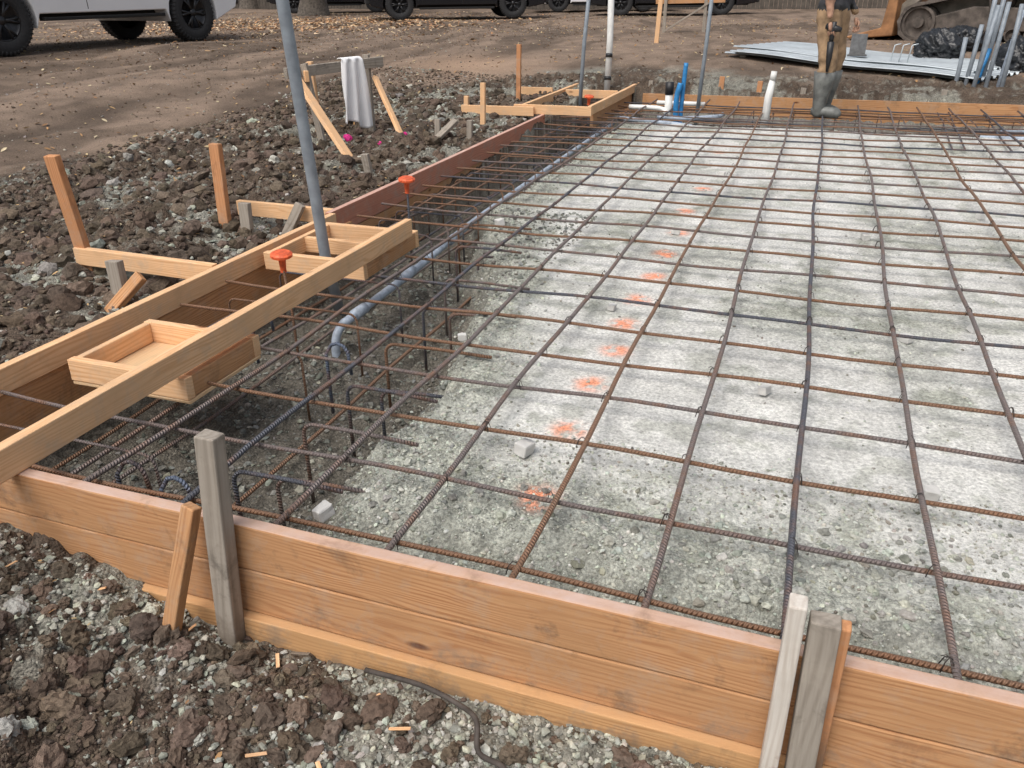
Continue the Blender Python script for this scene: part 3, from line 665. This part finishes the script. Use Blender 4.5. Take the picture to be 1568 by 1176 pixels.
def vehicle(name,loc,rz,paint,L=4.8,W=1.9,wb=2.9,r=.37,sill=.32,belt=1.05,roof=1.7,pickup=False,rim=RIM,hood=1.0):
    p=empty(name,loc,rz)
    xf,xr=wb/2,-wb/2;F_=L/2+.05;B_=-L/2+.05
    def arch(cx):
        return [(cx+(r*1.16)*math.cos(a),r+(r*1.16)*math.sin(a)) for a in np.linspace(-.25,math.pi+.25,14)]
    prof=[(F_,sill+.15),(F_-.05,sill)]+[q for q in arch(xf)]+[(xf-r*1.3,sill),(xr+r*1.3,sill)]+[q for q in arch(xr)]+[(B_+.05,sill),(B_,sill+.15),(B_,belt-.1),(B_+.04,belt),(xf-.45,belt),(F_-.25,hood),(F_-.03,hood-.18)]
    extrude("body",prof,-W/2,W/2,paint,p,.035)
    if pickup: cab=[(xf-.35,belt-.03),(xf-.95,roof-.03),(xf-1.1,roof),(xf-2.35,roof),(xf-2.5,roof-.04),(xf-2.65,belt-.03)]
    else: cab=[(xf-.35,belt-.03),(xf-1.05,roof-.03),(xf-1.3,roof),(B_+.5,roof-.02),(B_+.3,roof-.08),(B_+.05,belt-.03)]
    extrude("cabin",cab,-W/2+.02,W/2-.02,paint,p,.04,(belt,roof,.14))
    cx=sum(q[0] for q in cab)/len(cab)
    win=[(cx+(x-cx)*.90,belt+.03+(z-belt+.03)*.80) for x,z in cab]
    extrude("side_windows",win,-W/2+.012,W/2-.012,GL,p,.01,(belt,roof,.14))
    ws=[(cx+(x-cx)*1.004,belt+.05+(z-belt+.03)*.82) for x,z in cab]
    extrude("windshield_and_rear_glass",ws,-W/2+.16,W/2-.16,GL,p,.01,(belt,roof,.14))
    extrude("underbody",[(F_-.2,sill-.06),(B_+.2,sill-.06),(B_+.2,sill+.3),(F_-.2,sill+.3)],-W/2+.3,W/2-.3,UND,p,.02)
    extrude("front_bumper",[(F_+.06,sill+.02),(F_-.1,sill+.02),(F_-.1,sill+.26),(F_+.06,sill+.26)],-W/2+.04,W/2-.04,UND if not pickup else RIM,p,.03)
    extrude("rear_bumper",[(B_-.08,sill+.04),(B_+.1,sill+.04),(B_+.1,sill+.24),(B_-.08,sill+.24)],-W/2+.04,W/2-.04,UND if not pickup else RIM,p,.03)
    for s in(-1,1):
        extrude("running_board",[(xf-r*1.4,sill-.1),(xr+r*1.4,sill-.1),(xr+r*1.4,sill-.05),(xf-r*1.4,sill-.05)],s*(W/2-.12),s*(W/2+.02),UND,p,.01)
        extrude("headlight",[(F_-.2,hood-.3),(F_+.005,hood-.32),(F_-.01,hood-.18),(F_-.2,hood-.16)],s*(W/2-.32),s*(W/2+.004),PW,p,.01)
        extrude("taillight",[(B_-.006,belt-.4),(B_+.12,belt-.4),(B_+.12,belt-.1),(B_-.006,belt-.1)],s*(W/2-.14),s*(W/2+.004),m_plain("taillight_red",(.4,.02,.02),.2),p,.01)
        extrude("door_gap",[(xf-1.45,sill+.05),(xf-1.462,sill+.05),(xf-1.462,belt-.02),(xf-1.45,belt-.02)],s*(W/2-.03),s*(W/2+.0015),UND,p,0)
        extrude("door_handle",[(xf-1.62,belt-.16),(xf-1.82,belt-.16),(xf-1.82,belt-.13),(xf-1.62,belt-.13)],s*(W/2-.03),s*(W/2+.03),paint,p,.008)
        for xx in(xf,xr): wheel(p,xx,s*(W/2-.12),r,.26,s,rim)
    return p
WHT=m_plain("white_car_paint",(.80,.81,.82),.25,0,2,.03);BLK=m_plain("black_car_paint",(.012,.012,.014),.15,0,2,.1)
vehicle("pickup_truck",(-12.05,11.55,.33),math.radians(82.2-180),WHT,L=5.9,W=2.02,wb=3.6,r=.47,sill=.54,belt=1.22,roof=1.94,pickup=True,hood=1.24)
vehicle("parked_car",(-10.35,23.9,.34),math.radians(30),BLK,L=5.0,W=1.95,wb=3.2,r=.39,sill=.36,belt=1.12,roof=1.8)
vehicle("parked_car",(-17.2,29.0,.34),math.radians(25),BLK,L=4.8,W=1.9,wb=2.9,r=.37,sill=.34,belt=1.05,roof=1.72)
vehicle("parked_car",(-7.6,30.5,.34),math.radians(15),WHT,L=4.8,W=1.9,wb=2.9,r=.36,sill=.3,belt=1.0,roof=1.6)
vehicle("parked_car",(-4.6,27.0,.34),math.radians(12),BLK,L=4.8,W=1.9,wb=2.9,r=.36,sill=.32,belt=1.0,roof=1.6)
TAN=m_plain("dusty_loader_paint",(.27,.235,.19),.7,0,6,.4);DST=m_plain("dusty_dark_steel",(.09,.085,.08),.75,.2,8,.4);BKT=m_plain("rusty_orange_steel",(.36,.18,.08),.7,.2,6,.4)
MUD=m_plain("muddy_track_steel",(.12,.10,.085),.85,.1,9,.5)
p=empty("compact_track_loader",(2.55,15.75,.32),math.radians(-22+180))
for s in(-1,1):
    path=[]
    for a in np.linspace(-90,60,14): path.append((.95+.28*math.cos(math.radians(a)),.28+.28*math.sin(math.radians(a))))
    for a in np.linspace(70,130,6): path.append((-.15+.2*math.cos(math.radians(a)),.62+.16*math.sin(math.radians(a))))
    for a in np.linspace(130,270,14): path.append((-.95+.25*math.cos(math.radians(a)),.25+.25*math.sin(math.radians(a))))
    pp=np.array(path+[path[0]]);seg=np.concatenate([[0],np.cumsum(np.linalg.norm(np.diff(pp,axis=0),axis=1))])
    ts=np.linspace(0,seg[-1],61);qx=np.interp(ts,seg,pp[:,0]);qz=np.interp(ts,seg,pp[:,1])
    y0,y1=s*.55,s*.95
    V=[];F=[];nq=60
    for k in range(nq):
        t2=np.array([qx[(k+1)%nq]-qx[k-1],qz[(k+1)%nq]-qz[k-1]]);t2/=np.linalg.norm(t2);nn=np.array([t2[1],-t2[0]])
        th=.035 if k%2 else .012
        for o in(th,-.025):
            for yy in(y0,y1): V.append((qx[k]+nn[0]*o,yy,qz[k]+nn[1]*o))
    for k in range(nq):
        a=k*4;b=((k+1)%nq)*4
        F+=[(a,a+1,b+1,b),(a+2,b+2,b+3,a+3),(a,b,b+2,a+2),(a+1,a+3,b+3,b+1)]
    mkmesh("rubber_track",V,F,MUD,smooth=False,parent=p)
    for cx,cz,r in((.95,.28,.25),(-.95,.25,.21),(-.15,.60,.15),(.5,.13,.1),(.2,.13,.1),(-.1,.13,.1),(-.4,.13,.1),(-.65,.13,.1)):
        lathe("track_wheel",[(r*.3,-.16),(r,-.16),(r,-.05),(r*.8,-.04),(r*.8,.04),(r,.05),(r,.16),(r*.85,.165),(r*.8,.10),(r*.35,.10),(r*.3,.17),(.0001,.17)],MUD,20,parent=p,loc=(cx,s*.75,cz),rot=(-math.pi/2*s,0,0),smooth=False)
    extrude("track_frame",[(.8,.18),(.85,.35),(.2,.52),(-.6,.5),(-.85,.3),(-.7,.18)],s*.62,s*.86,MUD,p,.02)
    extrude("lift_arm",[(-.95,1.35),(-.8,1.5),(.6,1.2),(1.35,.5),(1.55,.3),(1.4,.22),(1.2,.45),(.5,1.05),(-.85,1.3)],s*.62,s*.74,TAN,p,.02)
extrude("chassis",[(.9,.35),(1.0,.75),(.5,1.0),(-1.2,1.15),(-1.3,.5),(-1.0,.3)],-.56,.56,TAN,p,.04)
extrude("engine_cover",[(-.35,1.0),(-.4,1.5),(-1.2,1.45),(-1.3,1.0)],-.55,.55,DST,p,.05)
extrude("cab",[(.75,.9),(.6,2.0),(-.35,2.05),(-.45,1.0)],-.42,.42,DST,p,.05)
extrude("cab_windows",[(.765,1.1),(.63,1.85),(-.25,1.9),(-.33,1.15)],-.425,.425,GL,p,.0)
extrude("bucket",[(1.3,.08),(2.0,.02),(2.05,.05),(1.5,.2),(1.45,.6),(1.65,.75),(1.3,.8)],-.95,.95,BKT,p,.02)
BARK=m_plain("bark",(.13,.11,.09),.95,0,14,.45,.03);LEAF=m_plain("tree_leaves",(.06,.09,.03),.7,0,2,.45)
def tree(loc,h,r,seed):
    R2=random.Random(seed);p=empty("tree",loc);b=MB()
    P=[(0,0,-.2),(0,0,.1),(.03,0,.5),(.0,.05,1.5),(.1,0,h*.4),(.0,.1,h*.75)]
    b.tube(P,[r*1.6,r*1.25,r,r*.9,r*.75,r*.25],14);tips=[]
    for k in range(9):
        a=R2.random()*6.28;z0=h*R2.uniform(.3,.65);L=h*R2.uniform(.25,.42)
        q=[(0,.03,z0),(math.cos(a)*L*.4,math.sin(a)*L*.4,z0+L*.35),(math.cos(a)*L,math.sin(a)*L,z0+L*.6)]
        b.tube(q,[r*.4,r*.25,r*.08],7);tips+=[q[1],q[2]]
    tips.append((0,.1,h*.8));b.build("trunk_and_limbs",BARK,parent=p)
    n=7000;ti=np.array(tips)[rng.integers(0,len(tips),n)]+rng.normal(0,h*.085,(n,3));s=rng.uniform(.06,.13,n)
    d=rng.normal(size=(n,2,3));d/=np.linalg.norm(d,axis=2)[...,None];V=np.stack([ti-d[:,0]*s[:,None],ti+d[:,1]*s[:,None]*.5,ti+d[:,0]*s[:,None],ti-d[:,1]*s[:,None]*.5],1).reshape(-1,3)
    mkmesh("foliage",V,np.arange(n*4).reshape(n,4),LEAF,parent=p,smooth=False)
tree((-16.0,25.4,.33),8,.42,1);tree((-24,33,.33),9,.35,2);tree((3,34,.33),9,.35,4);tree((-8,38,.33),9,.4,5)
b=MB();x=-34.
while x<18:
    hgt=.33+1.8+.01*math.sin(x*3);
    V=[(x,33,.2),(x+.14,33,.2),(x+.14,33,hgt),(x,33,hgt),(x,33.03,.2),(x+.14,33.03,.2),(x+.14,33.03,hgt),(x,33.03,hgt)]
    b.add(V,[(0,1,2,3),(5,4,7,6),(1,5,6,2),(4,0,3,7),(3,2,6,7)],(.1,.09,.08));x+=.155
b.build("wooden_fence",m_plain("fence_wood",(.10,.085,.07),.9,0,5,.3),smooth=False)
# ------------------------------------------------------------ worker
def skin(name,joints,edges,parent,root=0,sub=2):
    me=bpy.data.meshes.new(name);me.from_pydata([j[:3] for j in joints],edges,[]);ob=bpy.data.objects.new(name,me);COL.objects.link(ob)
    ob.modifiers.new("k","SKIN")
    for k,j in enumerate(joints):
        r=j[3];rx,ry=(r if isinstance(r,tuple) else (r,r));me.skin_vertices[0].data[k].radius=(rx,ry);me.skin_vertices[0].data[k].use_root=(k==root)
    m=ob.modifiers.new("s","SUBSURF");m.levels=sub;m.render_levels=sub
    dg=bpy.context.evaluated_depsgraph_get();me2=bpy.data.meshes.new_from_object(ob.evaluated_get(dg));bpy.data.objects.remove(ob)
    o=bpy.data.objects.new(name,me2);COL.objects.link(o);o.parent=parent
    for q in me2.polygons:q.use_smooth=True
    return o
W=empty("construction_worker",(.08,9.42,-.055),math.radians(-25))
J=[(-.05,0,.97,.165),
 (-.05,.09,.88,.125),(.0,.11,.52,.098),(-.04,.12,.40,.085),(-.05,.12,.09,.05),
 (-.05,-.09,.88,.125),(.02,-.10,.52,.10),(.01,-.11,.40,.088),(.0,-.12,.09,.05),
 (-.04,0,1.12,.145),(-.03,0,1.30,.16),(-.03,0,1.44,.13),(-.01,0,1.53,.055),
 (-.02,.19,1.42,.065),(-.04,.24,1.16,.05),(.08,.22,.95,.036),
 (-.02,-.19,1.42,.065),(.0,-.25,1.16,.05),(.04,-.24,.92,.036),
 (.0,0,1.58,.055)]
E=[(0,1),(1,2),(2,3),(3,4),(0,5),(5,6),(6,7),(7,8),(0,9),(9,10),(10,11),(11,12),(11,13),(13,14),(14,15),(11,16),(16,17),(17,18),(12,19)]
body=skin("body",J,E,W,sub=3)
PANT=m_plain("tan_work_pants",(.34,.225,.13),.9,0,9,.4,.02);SHIRT=m_plain("dark_shirt",(.05,.05,.055),.9,0,8,.3,.01);SKN=m_plain("skin",(.42,.24,.16),.55,0,10,.1)
BOOT=m_plain("gray_rubber_boot",(.15,.155,.145),.5,0,12,.45);BELT=m_plain("belt",(.02,.02,.02),.5)
for m in(PANT,SHIRT,SKN,BELT): body.data.materials.append(m)
n=len(body.data.vertices);co=np.zeros(n*3);body.data.vertices.foreach_get("co",co);co=co.reshape(-1,3)
nr=np.zeros(n*3);body.data.vertices.foreach_get("normal",nr);nr=nr.reshape(-1,3)
a=fbm(co[:,0]*9+co[:,1]*5,co[:,2]*14+co[:,1]*6,3,44)-.5;co+=nr*(a*.04*(co[:,2]<1.5)*(co[:,2]>.3))[:,None];body.data.vertices.foreach_set("co",co.ravel())
for q in body.data.polygons:
    c=q.center;q.material_index=0 if c.z<1.0 and abs(c.y)<.235 else (3 if c.z<1.05 and abs(c.y)<.2 else 1)
    if c.z>1.50: q.material_index=2
    if c.z<1.10 and c.z>.85 and (abs(c.y)>.225): q.material_index=2
for s,(x,y),yaw in((1,(-.05,.12),-.5),(-1,(.0,-.12),.25)):
    ca,sa=math.cos(yaw),math.sin(yaw)
    top=(-.03,.12) if s>0 else (.01,-.11)
    b=MB();P=[(x,y,.0),(x,y,.03),(x,y,.10),(x*.6+top[0]*.4,y,.2),(top[0],top[1],.34),(top[0],top[1],.43)]
    b.tube(P,[.05,.058,.064,.076,.100,.108],16)
    P=[(x-.07*ca,y-.07*sa,.045),(x-.02*ca,y-.02*sa,.05),(x+.07*ca,y+.07*sa,.048),(x+.14*ca,y+.14*sa,.042),(x+.20*ca,y+.20*sa,.036),(x+.225*ca,y+.225*sa,.034)]
    b.tube(P,[.035,.052,.052,.052,.045,.02],12);b.build("boot",BOOT,parent=W)
def hand(base,dirv,side):
    bx,by,bz=base;J=[(bx,by,bz,.028),(bx+dirv[0]*.05,by,bz-.05,(.036,.018)),(bx+dirv[0]*.08,by,bz-.085,(.036,.016))]
    o=skin("palm",J,[(0,1),(1,2)],W);o.data.materials.append(SKN)
    for k in range(4):
        ox=-.027+.018*k;L=[.9,1,.95,.78][k]
        p0=(bx+dirv[0]*.08+ox,by,bz-.085,.009);p1=(p0[0]+.004,by+side*.012,p0[2]-.035*L,.0088);p2=(p1[0]+.004,by+side*.036,p1[2]-.018*L,.008);p3=(p2[0],by+side*.05,p2[2]+.006,.007)
        f_=skin("finger_%d"%(k+1),[p0,p1,p2,p3],[(0,1),(1,2),(2,3)],W,sub=1);f_.data.materials.append(SKN)
    t=skin("thumb",[(bx+.02,by,bz-.03,.011),(bx+.05,by+side*.02,bz-.055,.0105),(bx+.052,by+side*.038,bz-.085,.009)],[(0,1),(1,2)],W,sub=1);t.data.materials.append(SKN)
hand((.045,-.24,.90),(.2,0),1);hand((.09,.22,.93),(.3,0),-1)
h=skin("head",[(.0,0,1.60,.07),(.005,0,1.66,(.085,.075)),(.0,0,1.73,(.092,.078)),(-.01,0,1.79,.07),(.075,0,1.60,.03)],[(0,1),(1,2),(2,3),(0,4)],W);h.data.materials.append(SKN)
n_=skin("nose",[(.08,0,1.70,.012),(.105,0,1.665,.014)],[(0,1)],W,sub=1);n_.data.materials.append(SKN)
for s in(-1,1):
    e=lathe("eye",[(.0001,-.01),(.009,-.006),(.01,0),(.006,.008),(.0001,.01)],PW,10,parent=W,loc=(.078,s*.03,1.70));e2=skin("ear",[(-.01,s*.082,1.70,.014),(-.01,s*.086,1.67,.011)],[(0,1)],W,sub=1);e2.data.materials.append(SKN)
    pu=lathe("pupil",[(.0001,-.004),(.004,0),(.0001,.004)],PK,8,parent=W,loc=(.087,s*.03,1.70))
mo=skin("mouth",[(.085,-.02,1.625,.006),(.092,0,1.625,.007),(.085,.02,1.625,.006)],[(0,1),(1,2)],W,sub=1);mo.data.materials.append(m_plain("lips",(.3,.12,.1),.5))
lathe("hard_hat",[(.0001,.13),(.05,.12),(.09,.09),(.108,.04),(.112,.0),(.15,-.005),(.15,-.01),(.108,-.006)],m_plain("hard_hat_white",(.7,.7,.68),.35),24,parent=W,loc=(-.005,0,1.74))
b=MB();b.tube([(.08,-.225,.90),(.07,-.215,.80),(.065,-.21,.70)],[.024,.026,.022],8);b.tube([(.065,-.21,.72),(.07,-.21,.58),(.07,-.21,.44)],[.035,.03,.012],8);b.tube([(.0,-.21,.86),(.08,-.21,.84),(.15,-.21,.83)],[.03,.035,.02],8)
b.build("rebar_tying_tool",PK,parent=W)
b=MB();b.add([(x,y,z) for x in(-.17,-.03) for y in(.12,.20) for z in(.84,1.02)],[(0,1,3,2),(4,6,7,5),(0,4,5,1),(2,3,7,6),(1,5,7,3),(0,2,6,4)]);o=b.build("tool_pouch",m_plain("leather",(.12,.07,.04),.7),parent=W,smooth=False)
# ------------------------------------------------------------ camera, light
cam=bpy.data.cameras.new("camera");co=bpy.data.objects.new("camera",cam);COL.objects.link(co)
Rx=Vector((.9417,-.1408,.3055));Ry=Vector((.3361,.4198,-.8431));Ry.normalize();Rx=(Rx-Ry*Rx.dot(Ry)).normalized();Rz=Rx.cross(Ry)
M=Matrix((Rx,Ry,Rz)).to_4x4();M.translation=(0,0,1.2);co.matrix_world=M
cam.sensor_width=36;cam.lens=1239/1568*36;cam.clip_end=500;cam.clip_start=.02;S.camera=co
w=bpy.data.worlds.new("World");S.world=w;w.use_nodes=True;nt=w.node_tree
sky=nt.nodes.new("ShaderNodeTexSky");sky.sky_type='NISHITA';sky.sun_disc=False
EL,AZ=math.radians(58),math.radians(200)
sky.sun_elevation=EL;sky.sun_rotation=AZ;sky.dust_density=5;sky.air_density=1.0;sky.ozone_density=.5
hs=nt.nodes.new("ShaderNodeHueSaturation");hs.inputs["Saturation"].default_value=.5
nt.links.new(sky.outputs[0],hs.inputs["Color"]);nt.links.new(hs.outputs[0],nt.nodes["Background"].inputs[0]);nt.nodes["Background"].inputs[1].default_value=.15
sl=bpy.data.lights.new("sun","SUN");sl.energy=1.5;sl.angle=math.radians(40);sl.color=(1,.965,.92);so=bpy.data.objects.new("sun",sl);COL.objects.link(so)
d=Vector((math.sin(AZ)*math.cos(EL),math.cos(AZ)*math.cos(EL),math.sin(EL)));so.rotation_euler=d.to_track_quat('Z','Y').to_euler()
S.view_settings.view_transform='Standard';S.view_settings.look='None';S.view_settings.exposure=0
